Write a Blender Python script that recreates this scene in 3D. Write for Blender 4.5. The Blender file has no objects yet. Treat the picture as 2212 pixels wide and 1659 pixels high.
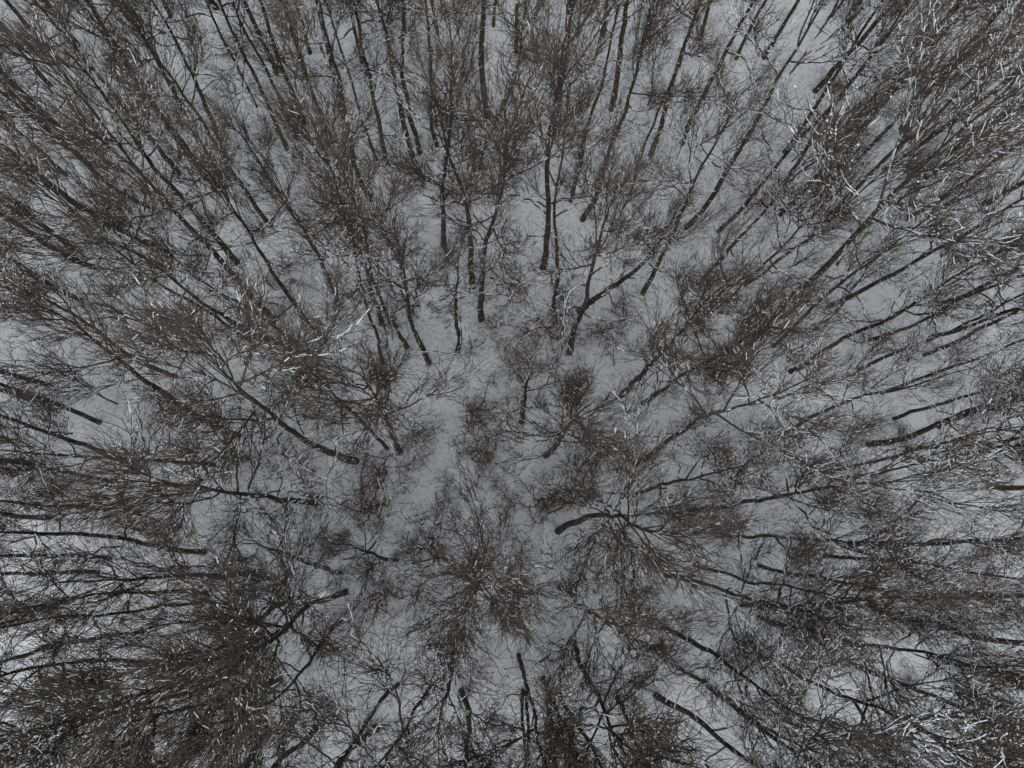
import bpy, math, random
import numpy as np
from mathutils import Matrix

# ------------------------------------------------------------------ camera, sky, sun, exposure
scene = bpy.context.scene
W, HH = 2212.0, 1659.0            # measuring grid laid over the photograph
FOC = 1545.0                      # focal length on that grid
NADIR = (1050.0, 1145.0)          # where the trunks converge: straight down
CAM_H = 26.0                      # metres above the snow

def unit(v):
    v = np.asarray(v, float); return v / np.linalg.norm(v)
down = unit([(NADIR[0]-W/2)/FOC, -(NADIR[1]-HH/2)/FOC, -1.0])
zc = -down
yc = unit(np.array([0, 1, 0]) - zc*zc[1])
xc = np.cross(yc, zc)
ROT = np.array([xc, yc, zc])      # camera -> world
cd = bpy.data.cameras.new('camera'); cam = bpy.data.objects.new('camera', cd)
scene.collection.objects.link(cam)
cd.sensor_fit = 'HORIZONTAL'; cd.sensor_width = 36.0; cd.lens = 36.0*FOC/W
cd.clip_start = 0.1; cd.clip_end = 2000
M4 = Matrix([list(ROT[i])+[(0, 0, CAM_H)[i]] for i in range(3)]+[[0, 0, 0, 1]])
cam.matrix_world = M4
scene.camera = cam

SUN_EL, SUN_ROT = math.radians(66), math.radians(200)
world = bpy.data.worlds.new('World'); scene.world = world; world.use_nodes = True
nt = world.node_tree; bg = nt.nodes['Background']
sky = nt.nodes.new('ShaderNodeTexSky'); sky.sky_type = 'NISHITA'; sky.sun_disc = False
sky.sun_elevation = SUN_EL; sky.sun_rotation = SUN_ROT
sky.air_density = 1.0; sky.dust_density = 2.0; sky.ozone_density = 1.0
hs = nt.nodes.new('ShaderNodeHueSaturation'); hs.inputs['Hue'].default_value = 0.475; hs.inputs['Saturation'].default_value = 0.30
nt.links.new(sky.outputs['Color'], hs.inputs['Color'])
nt.links.new(hs.outputs['Color'], bg.inputs['Color'])
bg.inputs['Strength'].default_value = 0.08
sd = bpy.data.lights.new('sun', 'SUN'); sun = bpy.data.objects.new('sun', sd)
scene.collection.objects.link(sun)
sd.energy = 0.5; sd.angle = math.radians(70); sd.color = (1.0, 0.98, 0.95)
sun.rotation_euler = (math.pi/2-SUN_EL, 0, math.pi-SUN_ROT)
vs = scene.view_settings
vs.view_transform = 'Standard'; vs.look = 'None'; vs.gamma = 1.0; vs.use_curve_mapping = False
vs.exposure = 1.44
cy = scene.cycles; cy.debug_use_spatial_splits = True; cy.max_bounces = 4; cy.diffuse_bounces = 2; cy.adaptive_threshold = 0.03

# ------------------------------------------------------------------ helpers
C = scene.collection
def ray_at(px, py, z):
    """point at height z seen through grid pixel"""
    d = ROT.T @ np.array([0, 0, 0.]) + ROT @ np.array([(px-W/2)/FOC, -(py-HH/2)/FOC, -1.0])
    t = (z-CAM_H)/d[2]
    return np.array([d[0]*t, d[1]*t, z])
def project(p):
    c = ROT.T @ (np.asarray(p, float)-np.array([0, 0, CAM_H]))
    return W/2+FOC*c[0]/-c[2], HH/2-FOC*c[1]/-c[2]

class Tubes:
    """collects round tapered tubes and small lumps into one mesh"""
    def __init__(s): s.v = []; s.f = []; s.n = 0
    def tube(s, P, R, k=3, cap=True):
        P = np.asarray(P, float); R = np.asarray(R, float); n = len(P)
        T = np.empty_like(P); T[1:-1] = P[2:]-P[:-2]; T[0] = P[1]-P[0]; T[-1] = P[-1]-P[-2]
        T /= np.linalg.norm(T, axis=1)[:, None]+1e-9
        m = np.abs(T.mean(0)); ref = np.zeros(3); ref[int(np.argmin(m))] = 1
        A = np.cross(T, ref); A /= np.linalg.norm(A, axis=1)[:, None]+1e-9
        B = np.cross(T, A)
        a = np.arange(k)*2*math.pi/k
        V = P[:, None]+R[:, None, None]*(np.cos(a)[None, :, None]*A[:, None]+np.sin(a)[None, :, None]*B[:, None])
        s.v.append(V.reshape(-1, 3)); o = s.n; s.n += n*k
        for i in range(n-1):
            for j in range(k):
                j2 = (j+1) % k
                s.f.append((o+i*k+j, o+i*k+j2, o+(i+1)*k+j2, o+(i+1)*k+j))
        if cap: s.f.append(tuple(o+(n-1)*k+j for j in range(k)))
    def lump(s, c, r, rng):
        r3 = r*rng.uniform(.7, 1.3, 3)
        V = np.array([(1, 0, 0), (0, 1, 0), (-1, 0, 0), (0, -1, 0), (0, 0, 1), (0, 0, -.6)])*r3+c
        s.v.append(V); o = s.n; s.n += 6
        for j in range(4):
            s.f.append((o+j, o+(j+1) % 4, o+4)); s.f.append((o+(j+1) % 4, o+j, o+5))
    def mesh(s, name, mat, smooth=True):
        me = bpy.data.meshes.new(name)
        me.from_pydata(np.concatenate(s.v).tolist(), [], s.f)
        me.materials.append(mat)
        if smooth: me.polygons.foreach_set('use_smooth', np.ones(len(me.polygons), bool))
        me.update()
        return me
def link(name, me, parent=None, loc=(0, 0, 0), rz=0, sc=1.0):
    o = bpy.data.objects.new(name, me); C.objects.link(o)
    o.location = loc; o.rotation_euler = (0, 0, rz); o.scale = (sc, sc, sc)
    if parent is not None: o.parent = parent
    return o

# ------------------------------------------------------------------ materials
def material(name, rough=0.9):
    m = bpy.data.materials.new(name); m.use_nodes = True
    b = m.node_tree.nodes['Principled BSDF']; b.inputs['Roughness'].default_value = rough
    b.inputs['Specular IOR Level'].default_value = 0.2
    return m, m.node_tree, b
def noise(nt, scale, detail=4, rough=.6, vec=None):
    n = nt.nodes.new('ShaderNodeTexNoise'); n.inputs['Scale'].default_value = scale
    n.inputs['Detail'].default_value = detail; n.inputs['Roughness'].default_value = rough
    if vec: nt.links.new(vec, n.inputs['Vector'])
    return n
def ramp(nt, src, stops):
    r = nt.nodes.new('ShaderNodeValToRGB'); e = r.color_ramp.elements
    while len(e) < len(stops): e.new(.5)
    for el, (p, c) in zip(e, stops): el.position = p; el.color = (*c, 1)
    nt.links.new(src, r.inputs['Fac']); return r
def bark_material(name, dark, light, snow_at):
    m, t, b = material(name, .95)
    tc = t.nodes.new('ShaderNodeTexCoord'); geo = t.nodes.new('ShaderNodeNewGeometry')
    mp = t.nodes.new('ShaderNodeMapping'); mp.inputs['Scale'].default_value = (1, 1, .35)
    t.links.new(geo.outputs['Position'], mp.inputs['Vector'])
    n1 = noise(t, 14, 5, .65, mp.outputs['Vector'])
    oi = t.nodes.new('ShaderNodeObjectInfo')
    r1 = ramp(t, n1.outputs['Fac'], [(.35, dark), (.7, light)])
    ro = ramp(t, oi.outputs['Random'], [(0, (.65, .66, .66)), (.6, (1.0, .97, .93)), (1, (1.0, 1.0, .95))])
    mv = t.nodes.new('ShaderNodeMix'); mv.data_type = 'RGBA'; mv.blend_type = 'MULTIPLY'; mv.inputs['Factor'].default_value = 1
    t.links.new(r1.outputs['Color'], mv.inputs['A']); t.links.new(ro.outputs['Color'], mv.inputs['B'])
    nl = noise(t, 2.2, 4, .6, geo.outputs['Position'])                       # lichen and paler bark in patches
    rl = ramp(t, nl.outputs['Fac'], [(.56, (0, 0, 0)), (.66, (.75, .75, .75))])
    ml = t.nodes.new('ShaderNodeMix'); ml.data_type = 'RGBA'
    t.links.new(rl.outputs['Color'], ml.inputs['Factor']); t.links.new(mv.outputs['Result'], ml.inputs['A']); ml.inputs['B'].default_value = (*[1.35*q for q in light], 1)
    col = ml.outputs['Result']
    if snow_at:
        n2 = noise(t, 10, 3, .65, geo.outputs['Position'])
        r2 = ramp(t, n2.outputs['Fac'], [(snow_at, (0, 0, 0)), (snow_at+.035, (1, 1, 1))])
        mx = t.nodes.new('ShaderNodeMix'); mx.data_type = 'RGBA'
        t.links.new(r2.outputs['Color'], mx.inputs['Factor'])
        t.links.new(col, mx.inputs['A']); mx.inputs['B'].default_value = (.72, .73, .75, 1)
        col = mx.outputs['Result']
    t.links.new(col, b.inputs['Base Color'])
    bp = t.nodes.new('ShaderNodeBump'); bp.inputs['Strength'].default_value = .6; bp.inputs['Distance'].default_value = .02
    t.links.new(n1.outputs['Fac'], bp.inputs['Height']); t.links.new(bp.outputs['Normal'], b.inputs['Normal'])
    return m
M_TRUNK = bark_material('trunk_bark', (.026, .023, .019), (.105, .090, .076), .63)
M_LIMB = bark_material('limb_bark', (.040, .035, .030), (.105, .092, .078), .66)
def twig_material(name, a, bcol):
    m, t, b = material(name, .9)
    oi = t.nodes.new('ShaderNodeObjectInfo')
    r = ramp(t, oi.outputs['Random'], [(0, a), (1, bcol)])
    t.links.new(r.outputs['Color'], b.inputs['Base Color']); return m
M_TWIG = twig_material('twig_bark', (.070, .060, .051), (.104, .090, .077))
M_SHRUB = twig_material('shrub_bark', (.115, .078, .068), (.135, .098, .086))
M_SNOW, t, b = material('settled_snow', .6)
geo = t.nodes.new('ShaderNodeNewGeometry')
n = noise(t, 9, 3, .6, geo.outputs['Position'])
r = ramp(t, n.outputs['Fac'], [(.3, (.74, .755, .78)), (.7, (.82, .83, .84))])
t.links.new(r.outputs['Color'], b.inputs['Base Color'])
M_GROUND, t, b = material('ground_snow', .75)
geo = t.nodes.new('ShaderNodeNewGeometry')
n = noise(t, 1.3, 8, .7, geo.outputs['Position'])
r = ramp(t, n.outputs['Fac'], [(.3, (.50, .515, .535)), (.62, (.66, .67, .685))])
n3 = noise(t, 9.0, 6, .7, geo.outputs['Position'])          # bark crumbs and seed husks sunk in the snow
r3 = ramp(t, n3.outputs['Fac'], [(.52, (1, 1, 1)), (.68, (.48, .45, .41))])
mx = t.nodes.new('ShaderNodeMix'); mx.data_type = 'RGBA'; mx.blend_type = 'MULTIPLY'; mx.inputs['Factor'].default_value = 1
t.links.new(r.outputs['Color'], mx.inputs['A']); t.links.new(r3.outputs['Color'], mx.inputs['B'])
t.links.new(mx.outputs['Result'], b.inputs['Base Color'])
n2 = noise(t, 5, 8, .6, geo.outputs['Position'])
bp = t.nodes.new('ShaderNodeBump'); bp.inputs['Strength'].default_value = .5; bp.inputs['Distance'].default_value = .06
t.links.new(n2.outputs['Fac'], bp.inputs['Height']); t.links.new(bp.outputs['Normal'], b.inputs['Normal'])

# ------------------------------------------------------------------ what stands where
# each tree: its trunk as seen in the photograph, foot first; then options
# h height, r trunk radius, s snow (0 none .. 2 heavy), c crown reach, n bough count, t traits for the label
TREES = [
 # upper left
 ([(163,543),(107,497)], {}), ([(218,578),(200,576),(133,553),(73,510)], dict(r=.14)),
 ([(367,550),(277,510),(180,457),(67,360),(0,307)], dict(r=.19)),
 ([(353,455),(297,433),(233,397),(160,327)], {}),
 ([(593,693),(463,553),(360,440),(270,340),(190,230)], dict(r=.17, h=15)),
 ([(510,565),(420,470),(320,353),(240,243),(187,173)], dict(r=.17)),
 ([(383,372),(337,310),(277,233),(233,180),(197,133)], {}),
 ([(487,345),(453,257),(413,163)], dict(t='forked', h=11)),
 ([(485,405),(450,337),(400,247),(377,193)], {}),
 ([(467,407),(417,340),(363,267),(320,203),(233,67)], dict(r=.2, h=15)),
 ([(620,320),(573,213),(540,153),(483,27)], {}),
 ([(550,225),(513,147),(467,63)], dict(r=.08)),
 ([(595,152),(580,110),(540,30)], {}), ([(655,265),(630,187),(600,117),(573,17)], {}),
 ([(657,157),(643,103),(610,17)], {}), ([(640,300),(597,187),(567,133)], dict(r=.1)),
 ([(715,310),(667,173),(633,50)], {}), ([(113,267),(63,213),(0,160)], dict(r=.19)),
 ([(110,187),(67,143),(20,77)], {}), ([(193,357),(160,323),(100,265)], {}),
 ([(137,375),(77,323),(0,250)], {}), ([(167,97),(110,17)], {}), ([(367,37),(353,0)], {}),
 ([(470,20),(455,0)], dict(r=.17)), ([(667,110),(653,50)], {}), ([(735,235),(693,43)], dict(r=.16)),
 ([(583,487),(533,427),(483,360),(430,270)], dict(r=.13)),
 ([(60,60),(30,20)], {}), ([(255,120),(215,60)], dict(r=.1)), ([(40,460),(0,430)], {}),
 # top centre
 ([(834,350),(823,300),(809,207),(794,143),(777,87),(764,0)], dict(r=.13)),
 ([(914,383),(884,333),(870,283),(860,227),(844,127),(817,20)], dict(r=.16)),
 ([(907,330),(894,273),(874,197),(867,150),(875,0)], dict(r=.14)),
 ([(944,313),(934,253),(937,200),(930,100),(927,33)], {}),
 ([(1054,247),(1044,167),(1040,117),(1049,0)], dict(r=.19)),
 ([(967,547),(954,527),(957,450),(950,400),(958,360),(972,320),(974,233),(982,133)], dict(r=.15, t='crooked')),
 ([(804,430),(770,380),(757,300),(737,200)], dict(r=.15)),
 ([(815,347),(794,293),(777,247),(757,183)], dict(r=.08)),
 ([(944,70),(937,0)], {}), ([(1115,110),(1120,0)], dict(s=2)), ([(1065,53),(1070,13)], dict(r=.09)),
 ([(1040,693),(1045,600),(1050,533),(1053,493),(1080,447)], dict(r=.16, t='crooked')),
 ([(1020,626),(1016,553),(1008,450),(1000,420),(975,360)], dict(r=.17)),
 ([(1172,583),(1184,467),(1184,400),(1187,300),(1204,200),(1217,67)], dict(r=.17, h=15)),
 ([(1197,665),(1207,570),(1200,470),(1205,400),(1220,300)], dict(r=.11)),
 ([(1257,473),(1284,417),(1297,367),(1320,300),(1354,200),(1384,100)], dict(r=.15)),
 ([(1232,760),(1243,707),(1262,650),(1275,590),(1283,560)], dict(r=.16)),
 ([(1234,433),(1247,383),(1257,317),(1270,257)], dict(r=.12)),
 ([(1407,333),(1424,283),(1447,207),(1470,140),(1510,30)], dict(r=.15)),
 ([(1364,417),(1387,333),(1410,267),(1437,207)], dict(r=.08)),
 ([(1322,235),(1337,167),(1344,67),(1357,0)], dict(r=.17)),
 ([(1197,290),(1210,217),(1225,100)], {}), ([(1304,77),(1310,0)], {}),
 ([(1034,363),(1050,300),(1074,267),(1094,207),(1114,143)], dict(r=.08, s=2)),
 ([(780,130),(765,40)], dict(r=.1)), ([(1230,25),(1235,0)], dict(r=.17)),
 # upper right
 ([(1475,310),(1502,243),(1532,193),(1562,133),(1602,60)], {}),
 ([(1548,503),(1590,463),(1628,417),(1662,377)], {}),
 ([(1482,493),(1518,450),(1542,410),(1575,343),(1618,277),(1662,187)], dict(r=.15, c=1.15)),
 ([(1692,400),(1722,353),(1745,313),(1765,277),(1808,217)], dict(s=2)),
 ([(1695,327),(1725,290),(1758,247),(1775,200)], dict(s=2, r=.12)),
 ([(1795,393),(1848,300),(1885,250),(1918,200)], dict(r=.17)),
 ([(1828,367),(1868,323),(1902,293),(1952,233)], dict(s=1)),
 ([(1792,467),(1828,433),(1868,393)], dict(s=1)), ([(1682,467),(1742,400),(1808,327)], dict(s=1)),
 ([(1505,616),(1545,580),(1605,517),(1640,480)], dict(r=.11)),
 ([(1522,683),(1572,646),(1608,596),(1642,570),(1690,520)], dict(r=.1)),
 ([(1612,750),(1662,700),(1708,646),(1765,590),(1808,553),(1900,450)], dict(r=.2, h=15.5, c=1.2, n=15)),
 ([(1665,753),(1690,730),(1760,660)], dict(r=.11, s=1)),
 ([(1760,195),(1808,150),(1875,83)], dict(r=.15, c=1.15)), ([(1930,175),(1955,150),(2025,57)], {}),
 ([(2098,90),(2128,53)], {}), ([(2140,205),(2168,183),(2208,157)], {}), ([(1990,213),(2040,170)], dict(r=.16)),
 ([(1905,363),(1950,340),(2010,295)], dict(c=1.2)), ([(1590,130),(1620,60)], dict(r=.1)),
 ([(1650,125),(1690,60)], {}), ([(1840,30),(1860,5)], {}), ([(2050,330),(2110,285)], {}),
 ([(2130,440),(2200,400)], dict(s=2)), ([(1960,470),(2040,425)], dict(s=1)), ([(1510,90),(1530,30)], {}),
 # right
 ([(1702,805),(1742,783),(1788,750),(1825,726),(1875,703),(1935,683)], dict(s=2)),
 ([(1370,1003),(1425,965),(1492,926),(1535,896),(1675,850),(1722,833),(1795,793)], dict(s=1, h=15)),
 ([(1640,975),(1755,900),(1840,863),(1940,843),(2010,815)], dict(s=2)),
 ([(1370,1070),(1480,1030),(1560,1010),(1675,966),(1735,946),(1790,926)], dict(s=2)),
 ([(1792,1023),(1845,1003),(1921,983)], dict(r=.08, s=2)),
 ([(1795,1036),(1875,1026),(1968,1010),(2042,996)], dict(s=2)),
 ([(1872,960),(1908,956),(1975,936),(2050,900)], dict(r=.16, s=1)),
 ([(1958,970),(2000,965),(2075,956)], dict(r=.09, s=2)),
 ([(1998,766),(2042,750),(2130,700)], dict(s=1)), ([(2008,726),(2075,710),(2142,680)], dict(r=.11)),
 ([(2158,846),(2205,840)], dict(r=.09)), ([(2035,923),(2108,886),(2175,863)], {}),
 ([(1495,1103),(1560,1097),(1640,1080),(1700,1065)], dict(s=2)),
 ([(1780,662),(1835,646),(1908,606),(1975,570)], dict(s=1, c=1.15)),
 ([(2025,656),(2075,643),(2125,616)], dict(s=1)), ([(1875,733),(1922,726),(1965,710),(2040,665)], dict(r=.1)),
 ([(2142,1053),(2205,1050)], dict(s=2)), ([(1835,1174),(1900,1176),(1995,1178),(2150,1165)], dict(r=.13)),
 ([(1387,873),(1424,846),(1470,816),(1600,740)], dict(c=1.1)),
 ([(1340,856),(1387,810),(1420,766),(1470,720)], dict(r=.15)),
 ([(1250,668),(1320,626),(1380,583),(1410,553),(1450,470)], dict(r=.17, s=2, t='leaning', h=10.5)),
 ([(1390,633),(1405,605),(1427,570),(1480,430)], dict(r=.14, s=1)),
 ([(2090,560),(2150,530)], dict(s=2)), ([(1900,850),(1950,835)], dict(r=.09, s=1)),
 ([(1560,1155),(1650,1157)], dict(s=2, r=.1, c=1.1)), ([(1640,1222),(1730,1235)], dict(s=2, r=.1, c=1.1)), ([(1500,1220),(1560,1235)], dict(s=1, r=.09)),
 ([(1930,905),(1990,890)], dict(s=2, r=.1)), ([(1850,800),(1910,775)], dict(s=2, r=.1)), ([(1460,1440),(1510,1470)], dict(s=2, r=.1)), ([(1600,620),(1650,585)], dict(s=1, r=.09)),
 # lower right
 ([(1203,1150),(1245,1129,2.4),(1298,1114,5.2),(1340,1117,8),(1378,1138,11)], dict(r=.17, c=1.2, n=19, s=0, z0=.52, fan=1)),
 ([(1437,1243),(1530,1262),(1580,1285),(1660,1310)], dict(s=1, r=.12, n=15, z0=.58, fan=1)),
 ([(1640,1335),(1705,1350),(1758,1363),(1858,1383)], dict(r=.15, c=1.3, n=15)),
 ([(1885,1300),(1908,1328),(1955,1340),(2020,1343)], dict(r=.2)),
 ([(1600,1310),(1718,1306),(1775,1300),(1842,1286)], dict(r=.1)),
 ([(2071,1280),(2205,1290)], {}), ([(1590,1383),(1642,1406),(1708,1450),(1792,1490)], dict(c=1.2, n=13)),
 ([(1405,1336),(1470,1366),(1510,1390),(1600,1445)], dict(r=.14, s=2)),
 ([(1415,1503),(1470,1536),(1530,1573)], dict(r=.15, c=1.2)),
 ([(1700,1560),(1760,1600)], dict(c=1.2)), ([(2148,1643),(2205,1656)], {}),
 ([(1240,1385),(1255,1450)], dict(s=0, c=1.05, n=15, z0=.55, fan=1)), ([(1210,1270),(1245,1300),(1300,1346)], dict(r=.14)),
 ([(1520,1470),(1560,1500)], dict(s=2)), ([(1330,1500),(1350,1560)], dict(s=2)),
 ([(1830,1430),(1900,1460)], dict(s=1, c=1.2)), 
 ([(2010,1420),(2080,1440)], dict(c=1.2)), ([(1780,1200),(1850,1205)], dict(s=2, r=.1)),
 # bottom centre and lower left
 ([(230,1375),(120,1400)], dict(n=8, r=.1)), ([(150,1300),(60,1310)], dict(n=8, r=.1)),
 ([(735,1335),(715,1375)], dict(c=1.05, n=15, r=.10, z0=.55, fan=1)),
 ([(985,1385),(978,1430)], dict(c=1.0, n=13, r=.11)), ([(1120,1415),(1130,1465)], dict(c=1.0, n=13, r=.11)), ([(860,1480),(820,1530)], dict(c=1.0, r=.11)),
 ([(1035,1215),(1033,1232,6.0),(1024,1285,11.0)], dict(r=.15, c=1.15, n=19, h=12.5, z0=.55, fan=1)),
 ([(980,1446),(924,1500),(900,1530)], dict(r=.10, c=1.1)), ([(994,1490),(1014,1530),(1014,1640)], dict(r=.14, n=11)),
 ([(1175,1465),(1184,1529),(1190,1650)], dict(r=.16, n=7)), ([(1190,1470),(1200,1519),(1227,1613)], dict(r=.12, n=5)),
 ([(1195,1480),(1214,1526),(1257,1590)], dict(r=.12, n=6)), ([(1130,1490),(1124,1529),(1120,1600)], dict(r=.09, n=5)),
 ([(1136,1495),(1140,1536),(1144,1606)], dict(r=.09, n=4)),
 ([(820,1572),(770,1606),(737,1640)], dict(r=.14)), ([(680,1576),(653,1613),(600,1653)], dict(r=.14)),
 ([(580,1580),(550,1616),(533,1650)], dict(r=.14)), ([(560,1573),(480,1590)], dict(r=.12)),
 ([(603,1473),(533,1490),(467,1506),(400,1523),(270,1560)], dict(c=1.2)),
 ([(493,1456),(433,1468),(383,1475),(270,1500)], {}), ([(483,1476),(333,1506),(200,1540)], dict(r=.12, c=1.2)),
 ([(427,1409),(350,1419),(300,1426),(233,1416),(167,1419)], dict(t='forked', r=.12)),
 ([(443,1286),(320,1283),(260,1290)], dict(r=.1)), ([(443,1300),(330,1306)], dict(r=.08)),
 ([(560,1236),(400,1240),(283,1253),(100,1260)], {}), ([(440,1193),(340,1186),(300,1173),(200,1160),(67,1143)], {}),
 ([(230,1208),(100,1200)], dict(r=.11)), ([(205,1236),(85,1245)], dict(r=.1)),
 ([(735,1240),(667,1216),(617,1196),(550,1173)], dict(t='crooked', r=.12, h=10)),
 ([(857,1213),(804,1193),(757,1180)], dict(r=.11, h=9.5)), ([(967,1213),(937,1206,2.5),(905,1185,6)], dict(r=.09, h=7.5)),
 ([(745,1280),(685,1298),(640,1325),(608,1375)], dict(r=.15, c=1.3, n=19, z0=.5, fan=1)),
 ([(640,1290),(580,1320),(520,1380)], dict(c=1.2)),
  ([(330,1590),(240,1630)], dict(c=1.2)),
 ([(420,1600),(360,1640)], dict(c=1.2)),  
 # left
 ([(680,1086),(533,1076),(467,1066),(417,1043),(300,1050)], dict(r=.16, c=1.15, n=15, z0=.58, fan=1)),
 ([(768,995),(720,980),(667,953),(617,906),(550,853),(500,810),(433,753)], dict(r=.19, h=15)),
 ([(460,1003),(367,1003),(280,1000)], dict(r=.11)),
 ([(510,940),(433,906),(367,856),(283,796),(233,760),(167,700)], dict(r=.18, s=1, c=1.1)),
 ([(290,1000),(167,956),(83,926),(0,893)], dict(r=.13, s=1)),
 ([(380,813),(300,780),(233,733),(150,676)], {}), ([(550,746),(507,713),(430,660)], dict(r=.1)),
 ([(660,770),(567,730),(500,700),(417,643),(367,610),(317,570)], dict(r=.16)),
 ([(640,746),(533,670),(467,633)], dict(r=.08)), ([(703,736),(653,676),(593,596),(560,540)], dict(r=.14)),
 ([(730,658),(690,560),(640,480)], {}), ([(927,783),(897,703),(880,620),(867,560),(844,417)], dict(r=.15)),
 ([(984,766),(987,713),(980,646),(994,583)], dict(r=.13, h=10, t='crooked')),
 ([(880,750),(840,670),(817,613),(797,553),(787,467)], dict(r=.12)),
 ([(824,696),(804,640),(785,560)], dict(r=.13)), ([(824,786),(804,726),(784,653),(765,560)], dict(r=.1)),
 ([(864,978),(820,870),(780,786),(740,700)], dict(r=.15, c=1.15, n=19, z0=.52, fan=1)),
 ([(837,970),(784,913),(747,873)], dict(r=.1)),
 ([(1127,910),(1132,870),(1137,836),(1150,780),(1175,700)], dict(r=.16, s=2, h=9.5, t='crooked')),
 ([(1180,983),(1210,936),(1234,905),(1290,830)], dict(r=.16, c=1.05, n=19, h=11.5, z0=.5, fan=1)),
 ([(90,1004),(0,996)], dict(r=.15)), ([(30,1026),(0,1020)], dict(r=.15)), ([(240,1041),(150,1025)], dict(r=.1, s=2)),
 ([(100,830),(50,815)], dict(s=2)), ([(97,870),(0,836)], dict(s=1)), ([(213,913),(150,890),(60,850)], dict(s=2)),
 ([(180,650),(100,610)], {}), ([(60,640),(0,620)], {}), ([(300,1110),(180,1100)], dict(s=2, r=.1)), ([(120,1120),(20,1115)], dict(s=1)),
]
SHRUBS = [  # x, y, reach in metres, snow
 (1020,885,1.15,0),(1040,985,1.2,0),(835,1015,1.0,0),(905,960,.9,1),(700,1370,1.2,0),(1075,1000,.9,1),(1165,705,1.2,0),(1205,715,1.1,1),(1160,1085,1.0,1),(960,1085,.8,1),
 (790,1100,1.3,0),(690,1150,1.0,0),(1130,790,.9,2),(1060,720,.9,2),(930,1160,.9,0),(1100,1095,.7,1),(1300,720,1.0,2),
 (880,640,.9,0),(640,1010,1.0,1),(1290,980,1.1,1),(1100,640,.9,0),(1250,1010,1.0,1),(1330,1190,1.0,0),(900,1300,1.0,0),
 (1130,1260,1.2,0),(820,1300,1.1,0),(1450,1110,1.0,2),(560,1000,1.0,1),(1540,790,1.1,0),(620,640,1.0,0),(1350,690,.9,1)]

_r = random.Random(8)
for _ in range(300):
    if len(SHRUBS) >= 78: break
    x, y = _r.uniform(60, 2150), _r.uniform(60, 1600)
    if min(math.hypot(x-q[0], y-q[1]) for q in SHRUBS) < 110: continue
    if 680 < x < 1350 and 1010 < y < 1085 or 850 < x < 1010 and 1160 < y < 1320 or 900 < x < 1010 and 780 < y < 850: continue
    SHRUBS.append((x, y, _r.uniform(.6, 1.1), _r.choice((0, 0, 1, 1, 2))))
# ------------------------------------------------------------------ snow-covered ground
feet = np.array([ray_at(t[0][0][0], t[0][0][1], 0)[:2] for t in TREES])
frad = np.array([t[1].get('r', .135) for t in TREES])
rg = np.random.default_rng(5)
waves = [(rg.uniform(.15, 1.1), rg.uniform(0, 2*math.pi), rg.uniform(0, 6.28)) for _ in range(22)]
fine = [(rg.uniform(1.5, 4.5), rg.uniform(0, 2*math.pi), rg.uniform(0, 6.28)) for _ in range(16)]
def relief(x, y):
    z = np.zeros_like(x)
    for k, a, ph in waves: z = z+.035/(.4+k)*np.sin(k*(x*math.cos(a)+y*math.sin(a))+ph)
    for k, a, ph in fine: z = z+.016/k*np.sin(k*(x*math.cos(a)+y*math.sin(a))+ph)
    return z*.9
def ground_z(x, y):
    return float(relief(np.array([x]), np.array([y]))[0])
core = np.arange(-30, 30.01, .2)
outer = 30+np.cumsum(.3*1.22**np.arange(1, 32)); ax = np.concatenate([-outer[::-1], core, outer])
X, Y = np.meshgrid(ax, ax)
fade = np.clip(1.4-np.maximum(abs(X), abs(Y))/80, 0, 1)
Z = relief(X, Y)*fade
for (fx, fy), r in zip(feet, frad):
    near = (abs(X-fx) < 2) & (abs(Y-fy) < 2)
    d2 = (X[near]-fx)**2+(Y[near]-fy)**2
    Z[near] += -.03*np.exp(-d2/(2*(r+.08)**2))+.05*np.exp(-(np.sqrt(d2)-.6)**2/.05)
nn = len(ax)
V = np.stack([X, Y, Z], -1).reshape(-1, 3)
idx = np.arange(nn*nn).reshape(nn, nn)
F = np.stack([idx[:-1, :-1], idx[:-1, 1:], idx[1:, 1:], idx[1:, :-1]], -1).reshape(-1, 4)
me = bpy.data.meshes.new('snow_ground'); me.from_pydata(V.tolist(), [], F.tolist()); me.materials.append(M_GROUND)
me.polygons.foreach_set('use_smooth', np.ones(len(F), bool)); me.update()
g = link('snow_ground', me); g['kind'] = 'structure'; g['label'] = 'snow covered forest floor seen from above'; g['category'] = 'ground'

# ------------------------------------------------------------------ branch library
def walk(rng, p, d, L, n, gnarl, up):
    P = [p]; d = d.copy(); s = L/n
    for _ in range(n):
        d = unit(d+rng.normal(0, gnarl, 3)+np.array([0, 0, up])); p = p+d*s; P.append(p)
    return np.array(P)
def side(rng, d, ang):
    a = rng.normal(size=3); a -= d*a.dot(d); a = unit(a)
    return unit(d*math.cos(ang)+a*math.sin(ang))
def at(P, t):
    f = t*(len(P)-1); i = min(int(f), len(P)-2); w = f-i
    return P[i]*(1-w)+P[i+1]*w, unit(P[i+1]-P[i])
def snow_on(tb, rng, P, R, cover, lump):
    """uneven crust of snow lying along the flatter stretches of a branch"""
    run = []
    def flush(run):
        if not run: return
        i0, i1 = run[0], run[-1]+1
        n = 4*(i1-i0)+1
        f = np.linspace(i0, i1, n); x = np.arange(len(P))
        q = np.stack([np.interp(f, x, P[:, c]) for c in range(3)], -1)
        r = np.interp(f, x, R)
        rs = (r*.66+lump)*rng.uniform(.4, 1.25, n)
        rs[0] *= .5; rs[-1] *= .4
        q[:, 2] += r*.7+lump*.45
        q += rng.normal(0, lump*.25, q.shape)
        tb.tube(q, rs, 4)
    for i in range(len(P)-1):
        d = P[i+1]-P[i]
        ok = abs(d[2]) < .85*np.linalg.norm(d) and rng.random() < cover
        if ok: run.append(i)
        if not ok or i == len(P)-2: flush(run); run = []
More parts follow.
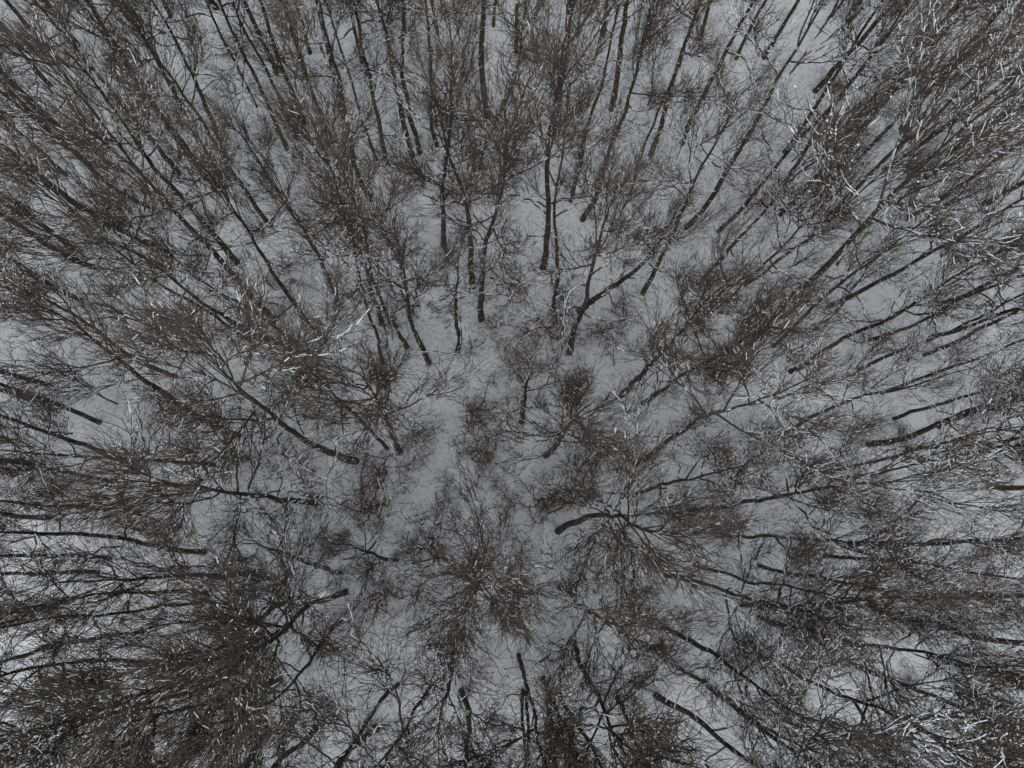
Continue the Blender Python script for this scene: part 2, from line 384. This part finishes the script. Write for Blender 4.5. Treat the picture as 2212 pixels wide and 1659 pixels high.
def bough(seed, elev, L=2.4, nsec=9, nter=6, nq=3, gn=.10, low=False):
    rng = np.random.default_rng(seed)
    wood, tw, s1, s2 = Tubes(), Tubes(), Tubes(), Tubes()
    d0 = np.array([math.cos(elev), 0, math.sin(elev)])
    P = walk(rng, np.zeros(3), d0, L, 11, gn, .07 if not low else .06)
    R = np.linspace(.024, .007, len(P)) if not low else np.linspace(.028, .007, len(P))
    wood.tube(P, R, 6)
    snow_on(s1, rng, P, R, .28, .005); snow_on(s2, rng, P, R, .42, .006)
    def ters(P2, n, Ls, lo):
        for k in range(n):
            t = lo+(1-lo)*(k+rng.random())/n
            p, d = at(P2, min(t, .999))
            P3 = walk(rng, p, side(rng, d, rng.uniform(.25, .6)), Ls*rng.uniform(.8, 1.7), 4, .13, .12 if not low else .06)
            R3 = np.linspace(.0068, .0044, 5); tw.tube(P3, R3, 3)
            snow_on(s1, rng, P3, R3, .20, .005); snow_on(s2, rng, P3, R3, .42, .0055)
            for q in range(nq):
                p4, d4 = at(P3, rng.uniform(.25, .999))
                P4 = walk(rng, p4, side(rng, d4, rng.uniform(.28, .7)), rng.uniform(.2, .55), 3, .16, .14 if not low else .06)
                tw.tube(P4, np.linspace(.0050, .0032, 4), 3)
                if rng.random() < .06: s1.lump(P4[rng.integers(1, 4)]+(0, 0, .006), rng.uniform(.008, .016), rng)
                if rng.random() < .3: s2.lump(P4[rng.integers(1, 4)]+(0, 0, .006), rng.uniform(.010, .021), rng)
                if rng.random() < .25: snow_on(s2, rng, P4, np.full(4, .003), .5, .0055)
    for k in range(nsec):
        t = (.18 if not low else .25)+(.80 if not low else .73)*(k+rng.random()*.9)/nsec
        p, d = at(P, min(t, .999))
        L2 = (1.6-.85*t)*rng.uniform(.65, 1.2)*(L/2.4)
        P2 = walk(rng, p, side(rng, d, rng.uniform(.22, .5) if not low else rng.uniform(.3, .7)), L2, 7, .085, .085 if not low else .05)
        R2 = np.linspace(.0108*(1.25-.5*t), .006, len(P2)); wood.tube(P2, R2, 4)
        snow_on(s1, rng, P2, R2, .24, .0055); snow_on(s2, rng, P2, R2, .5, .006)
        ters(P2, nter, .46, .2)
    ters(P, max(nsec//2, 3), .42, .45)
    return [wood.mesh('bough_wood', M_LIMB), tw.mesh('bough_twigs', M_TWIG), s1.mesh('thin_snow', M_SNOW), s2.mesh('thick_snow', M_SNOW)]
ELEVS = [25, 40, 52, 64, 76]
LIB = {e: [bough(100*e+i, math.radians(e)) for i in range(8)] for e in ELEVS}
LOWLIB = [bough(9000+i, math.radians([-5, 8, 20][i % 3]), L=2.2, nsec=6, nter=3, nq=3, gn=.3, low=True) for i in range(12)]

def attach(root, proto, loc, rz, sc, snow, rnd):
    b = link('branch', proto[0], root, loc, rz, sc)
    tw = link('twigs', proto[1], b); tw['kind'] = 'stuff'
    sn = link('settled_snow', proto[3] if snow else proto[2], b); sn['kind'] = 'stuff'
    return b

# ------------------------------------------------------------------ trees
def trunk_path(pts, h, rng):
    b = ray_at(pts[0][0], pts[0][1], 0.0); b[2] = ground_z(b[0], b[1])-.35
    P = [b]
    for q in pts[1:]:
        if len(q) == 3: z = q[2]
        else:
            zs = np.linspace(P[-1][2]+.4, h+1.5, 200)
            Q = np.array([ray_at(q[0], q[1], z) for z in zs])
            ref = P[-1]+np.array([0, 0, 1.])*0
            cost = np.hypot(Q[:, 0]-ref[0], Q[:, 1]-ref[1])/(1)+.02*(zs-P[-1][2])
            z = zs[int(np.argmin(cost))]
        if z > h: break
        P.append(ray_at(q[0], q[1], z))
    P = np.array(P)
    top = P[-1]
    if top[2] < h-.5:
        lean = (P[-1]-P[0])[:2]/max(P[-1][2]-P[0][2], 1.0)
        n = max(2, int((h-top[2])/1.8)); Q = []
        for k in range(1, n+1):
            f = k/n; zz = top[2]+(h-top[2])*f
            dxy = lean*.45*(zz-top[2])+rng.normal(0, .10, 2)
            Q.append([top[0]+dxy[0], top[1]+dxy[1], zz])
        P = np.vstack([P, Q])
    # smooth resample
    s = np.concatenate([[0], np.cumsum(np.linalg.norm(np.diff(P, axis=0), axis=1))])
    u = np.linspace(0, s[-1], 26)
    Q = np.stack([np.interp(u, s, P[:, i]) for i in range(3)], -1)
    for _ in range(3): Q[1:-1] = .25*Q[:-2]+.5*Q[1:-1]+.25*Q[2:]
    wob = np.cumsum(rng.normal(0, .022, (26, 2)), axis=0); wob -= np.linspace(0, 1, 26)[:, None]*wob[-1]
    Q[:, :2] += wob*np.minimum(1, np.arange(26)/3)[:, None]
    return Q
ZN = {}
roots = []
for i, (pts, o) in enumerate(TREES):
    rng = np.random.default_rng(7000+i)
    h = o.get('h', rng.uniform(12.2, 14.6)); r = .74*o.get('r', .125*rng.uniform(.9, 1.15)); s = o.get('s', 0); c = o.get('c', 1.0)
    fx, fy = pts[0][:2]
    if fy > 1380: c *= 1.2
    if s == 0 and (fx > 1450 and fy > 300 or fx < 330 and 560 < fy < 1300): s = int(rng.choice([0, 1, 2], p=[.12, .38, .5]))
    Q = trunk_path(pts, h, rng); base = Q[0].copy(); base[2] += .35
    root = bpy.data.objects.new('bare_tree', None); root.empty_display_size = .3; C.objects.link(root)
    root.location = base
    u = np.linspace(0, 1, len(Q))
    R = r*((1-u)**1.05*.92+.07)+r*.15*np.exp(-u*25)
    R *= 1+rng.normal(0, .035, len(R))
    tb = Tubes(); tb.tube(Q-base, R, 9)
    link('trunk', tb.mesh('trunk', M_TRUNK), root)
    n = o.get('n', int(rng.integers(10, 13))); z0 = o.get('z0', rng.uniform(.54, .66))
    az = rng.uniform(0, 6.28); fan = o.get('fan', int(rng.random() < .3))
    for k in range(n):
        f = (k+.4*rng.random())/n; tt = z0+(.30 if fan else .99-z0)*f+(.25*(1-z0) if fan and k % 5 == 4 else 0)
        p, d = at(Q, tt); az += 2.4+rng.normal(0, .35)
        e = min(ELEVS, key=lambda q: abs(q-(34+40*f+rng.normal(0, 10))))
        sc = 1.1*c*(1.0-(.3 if fan else .52)*f)*rng.uniform(.75, 1.15)*(h/13.5)*(.6+.4*min(1, r/.13))
        sn = s == 2 and rng.random() < .85 or s == 1 and rng.random() < .5 or rng.random() < (.0 if o.get('fan') else .07)
        attach(root, LIB[e][int(rng.integers(8))], p-base, az, sc, sn, rng)
    for k in range(int(rng.integers(3, 6))):
        p, d = at(Q, rng.uniform(.3, .62)); az += 2.4+rng.normal(0, .5)
        attach(root, LOWLIB[int(rng.integers(12))], p-base, az, rng.uniform(.6, 1.15), rng.random() < .75, rng)
    roots.append((root, pts[0], r, s, h, o.get('t')))

# labels: look first, then counted place
ordw = ['first', 'second', 'third', 'fourth', 'fifth', 'sixth', 'seventh', 'eighth', 'ninth', 'tenth', 'eleventh', 'twelfth', 'thirteenth', 'fourteenth', 'fifteenth', 'sixteenth', 'seventeenth', 'eighteenth', 'nineteenth', 'twentieth']
def zone(x, y):
    cx = ['far left', 'left', 'middle', 'right', 'far right'][min(4, int(x/W*5))]
    cy = ['top', 'upper', 'centre', 'lower', 'bottom'][min(4, int(y/HH*5))]
    return cy, cx
for rec in roots: ZN.setdefault(zone(*rec[1][:2]), []).append(rec)
for (cy, cx), L in ZN.items():
    L.sort(key=lambda q: q[1][0])
    for k, (root, foot, r, s, h, t) in enumerate(L):
        girth = 'thick' if r >= .12 else 'slender' if r < .076 else 'bare'
        snow = ['dark twigged', 'lightly snowed', 'snow laden'][s]
        a = ' '.join(w for w in (t, None if t and girth == 'bare' else girth, snow) if w)
        place = 'only foot' if len(L) == 1 else ('foot '+ordw[k]+' from left')
        root['label'] = f'{a} tree, {place} in {cy} {cx} of the wood'
        root['category'] = 'tree'; root['group'] = 'leafless trees of the snowy wood'

# ------------------------------------------------------------------ understorey shrubs
def shrub(seed):
    rng = np.random.default_rng(seed); wood, tw, s1, s2 = Tubes(), Tubes(), Tubes(), Tubes()
    for k in range(9):
        a = rng.uniform(0, 6.28); el = rng.uniform(.5, 1.3)
        P = walk(rng, np.array([rng.normal(0, .08), rng.normal(0, .08), -.1]), np.array([math.cos(a)*math.cos(el), math.sin(a)*math.cos(el), math.sin(el)]), rng.uniform(1.2, 2.2), 10, .34, -.02)
        R = np.linspace(.026, .010, 11); wood.tube(P, R, 5)
        snow_on(s1, rng, P, R, .1, .006); snow_on(s2, rng, P, R, .5, .012)
        for j in range(9):
            p, d = at(P, rng.uniform(.25, .99))
            P2 = walk(rng, p, side(rng, d, rng.uniform(.5, 1.1)), rng.uniform(.35, .8), 6, .38, 0); R2 = np.linspace(.011, .007, 7); tw.tube(P2, R2, 3)
            snow_on(s1, rng, P2, R2, .05, .005); snow_on(s2, rng, P2, R2, .25, .012)
            for q in range(4):
                p, d = at(P2, rng.uniform(.2, .99))
                P3 = walk(rng, p, side(rng, d, rng.uniform(.5, 1.2)), rng.uniform(.15, .35), 4, .4, 0); tw.tube(P3, np.linspace(.008, .005, 5), 3)
                if rng.random() < .25: snow_on(s2, rng, P3, np.full(5, .006), .6, .010)
    return [wood.mesh('shrub_wood', M_SHRUB), tw.mesh('shrub_twigs', M_SHRUB), s1.mesh('thin_snow', M_SNOW), s2.mesh('thick_snow', M_SNOW)]
SL = [shrub(300+i) for i in range(6)]
SZ = {}
for i, (x, y, sc, s) in enumerate(SHRUBS):
    rng = np.random.default_rng(400+i); p = ray_at(x, y, 0); p[2] = ground_z(p[0], p[1])
    pr = SL[i % 6]
    root = bpy.data.objects.new('shrub', None); C.objects.link(root); root.location = p; root.rotation_euler = (0, 0, rng.uniform(0, 6.28)); root.scale = (sc*.9,)*3
    link('stems', pr[0], root)
    tw = link('twigs', pr[1], root); tw['kind'] = 'stuff'
    sn = link('settled_snow', pr[3] if s == 2 or (s == 1 and i % 2) else pr[2], root); sn['kind'] = 'stuff'
    SZ.setdefault(zone(x, y), []).append((x, root, s))
for (cy, cx), L in SZ.items():
    L.sort(key=lambda q: q[0])
    for k, (x, root, s) in enumerate(L):
        pl = 'the only one' if len(L) == 1 else ordw[k]+' from left'
        root['label'] = f"curly {['reddish bare', 'brown dusted', 'snow dotted'][s]} shrub, {pl} in the {cy} {cx} of the wood"
        root['category'] = 'shrub'; root['group'] = 'low shrubs under the trees'

LANES = [((700, 1060), (1330, 1040)), ((880, 1310), (990, 1180)), ((930, 840), (1000, 800)), ((1290, 640), (1380, 690))]
LANES = [(ray_at(*a, 0)[:2], ray_at(*b, 0)[:2]) for a, b in LANES]
def lane_dist(x, y):
    p = np.array([x, y]); best = 9
    for a, b in LANES:
        t = np.clip((p-a).dot(b-a)/(b-a).dot(b-a), 0, 1); best = min(best, np.linalg.norm(p-a-t*(b-a)))
    return best
# ------------------------------------------------------------------ thin saplings between the trunks
rng = np.random.default_rng(91); got = []; PZ = {}
while len(got) < 95:
    px, py = rng.uniform(20, W-20), rng.uniform(20, HH-20)
    p = ray_at(px, py, 0)
    if lane_dist(p[0], p[1]) < 1.0 or px < 160 and py > 1330 or px > 1950 and py > 1530: continue
    if any((p[0]-q[0])**2+(p[1]-q[1])**2 < 1.6 for q in got): continue
    got.append(p); p[2] = ground_z(p[0], p[1])-.05
    pr = LIB[(76, 76, 64)[int(rng.integers(3))]][int(rng.integers(8))]
    sp = link('sapling', pr[0], None, p, rng.uniform(0, 6.28), rng.uniform(.8, 1.5))
    tw = link('twigs', pr[1], sp); tw['kind'] = 'stuff'
    sn = link('settled_snow', pr[3] if px > 1500 and rng.random() < .5 else pr[2], sp); sn['kind'] = 'stuff'
    PZ.setdefault(zone(px, py), []).append((px, sp))

for (cy, cx), L in PZ.items():
    L.sort(key=lambda q: q[0])
    for k, (x, sp) in enumerate(L):
        pl = 'the only one' if len(L) == 1 else ordw[k]+' from left'
        sp['label'] = f'thin low leafless sapling, {pl} in {cy} {cx} of the wood'
        sp['category'] = 'sapling'; sp['group'] = 'saplings under the taller trees'

# ------------------------------------------------------------------ the wood goes on beyond the frame, as one mass
def far_tree(seed):
    rng = np.random.default_rng(seed); tb = Tubes(); h = rng.uniform(12.5, 14.5)
    P = walk(rng, np.array([0, 0, -.15]), np.array([0, 0, 1.]), h, 12, .05, .05); tb.tube(P, np.linspace(.15, .02, 13), 6)
    for k in range(26):
        t = rng.uniform(.4, .98); p, d = at(P, t); a = k*2.4+rng.normal(0, .3); el = math.radians(rng.uniform(30, 65))
        B = walk(rng, p, np.array([math.cos(a)*math.cos(el), math.sin(a)*math.cos(el), math.sin(el)]), 3.4*(1.3-.8*t), 5, .16, .04); tb.tube(B, np.linspace(.035, .012, 6), 4)
        for j in range(11):
            q, e = at(B, rng.uniform(.2, .99)); tb.tube(walk(rng, q, side(rng, e, rng.uniform(.4, .8)), rng.uniform(.5, 1.2), 3, .2, .05), [.016, .013, .010, .007], 3)
    return np.concatenate(tb.v), tb.f
FT = [far_tree(50+i) for i in range(6)]
rng = np.random.default_rng(31); far = Tubes(); spots = []
for k in range(4000):
    x, y = rng.uniform(-32, 34), rng.uniform(-24, 42)
    px, py = project((x, y, 0))
    if -60 < px < W+60 and -60 < py < HH+60: continue
    if px < 120 and py > 1430 or px > 1950 and py > 1600: continue            # open snow at the two lower corners
    if any((x-a)**2+(y-b)**2 < 4.2 for a, b in spots): continue
    spots.append((x, y)); V, F = FT[k % 6]; a = rng.uniform(0, 6.28); sc = rng.uniform(.9, 1.1)
    Rm = np.array([[math.cos(a), -math.sin(a), 0], [math.sin(a), math.cos(a), 0], [0, 0, 1]])*sc
    far.v.append(V@Rm.T+np.array([x, y, ground_z(x, y)])); far.f.extend([tuple(i+far.n for i in q) for q in F]); far.n += len(V)
o = link('surrounding_wood', far.mesh('surrounding_wood', M_LIMB)); o['kind'] = 'stuff'
o['label'] = 'leafless wood going on around the edges of the view'; o['category'] = 'wood'

# ------------------------------------------------------------------ brushwood poking through the snow
rng = np.random.default_rng(77); tb = Tubes()
for k in range(7500):
    x, y = rng.uniform(-24, 24), rng.uniform(-14, 30)
    if math.sin(x*.9+2*math.sin(y*.5))+math.sin(y*.8+1.3*x) < rng.normal(-.7, .8): continue
    if lane_dist(x, y) < rng.uniform(.35, .8): continue
    p = np.array([x, y, ground_z(x, y)-.03]); a = rng.uniform(0, 6.28); el = rng.uniform(.2, 1.3)
    P = walk(rng, p, np.array([math.cos(a)*math.cos(el), math.sin(a)*math.cos(el), math.sin(el)]), rng.uniform(.4, 1.2), 5, .28, 0)
    tb.tube(P, np.linspace(.0062, .0032, 6), 3)
    for j in range(4):
        q, e = at(P, rng.uniform(.3, .99)); tb.tube(walk(rng, q, side(rng, e, rng.uniform(.4, 1.0)), rng.uniform(.15, .45), 3, .3, 0), [.0042, .0036, .0031, .0028], 3)
o = link('brushwood', tb.mesh('brushwood', M_TWIG)); o['kind'] = 'stuff'
o['label'] = 'thin dry stems and brushwood poking through the snow'; o['category'] = 'brushwood'
print('trees', len(TREES), 'objects', len(bpy.data.objects), 'tris', sum(sum(len(p.vertices)-2 for p in m.polygons) for m in bpy.data.meshes))
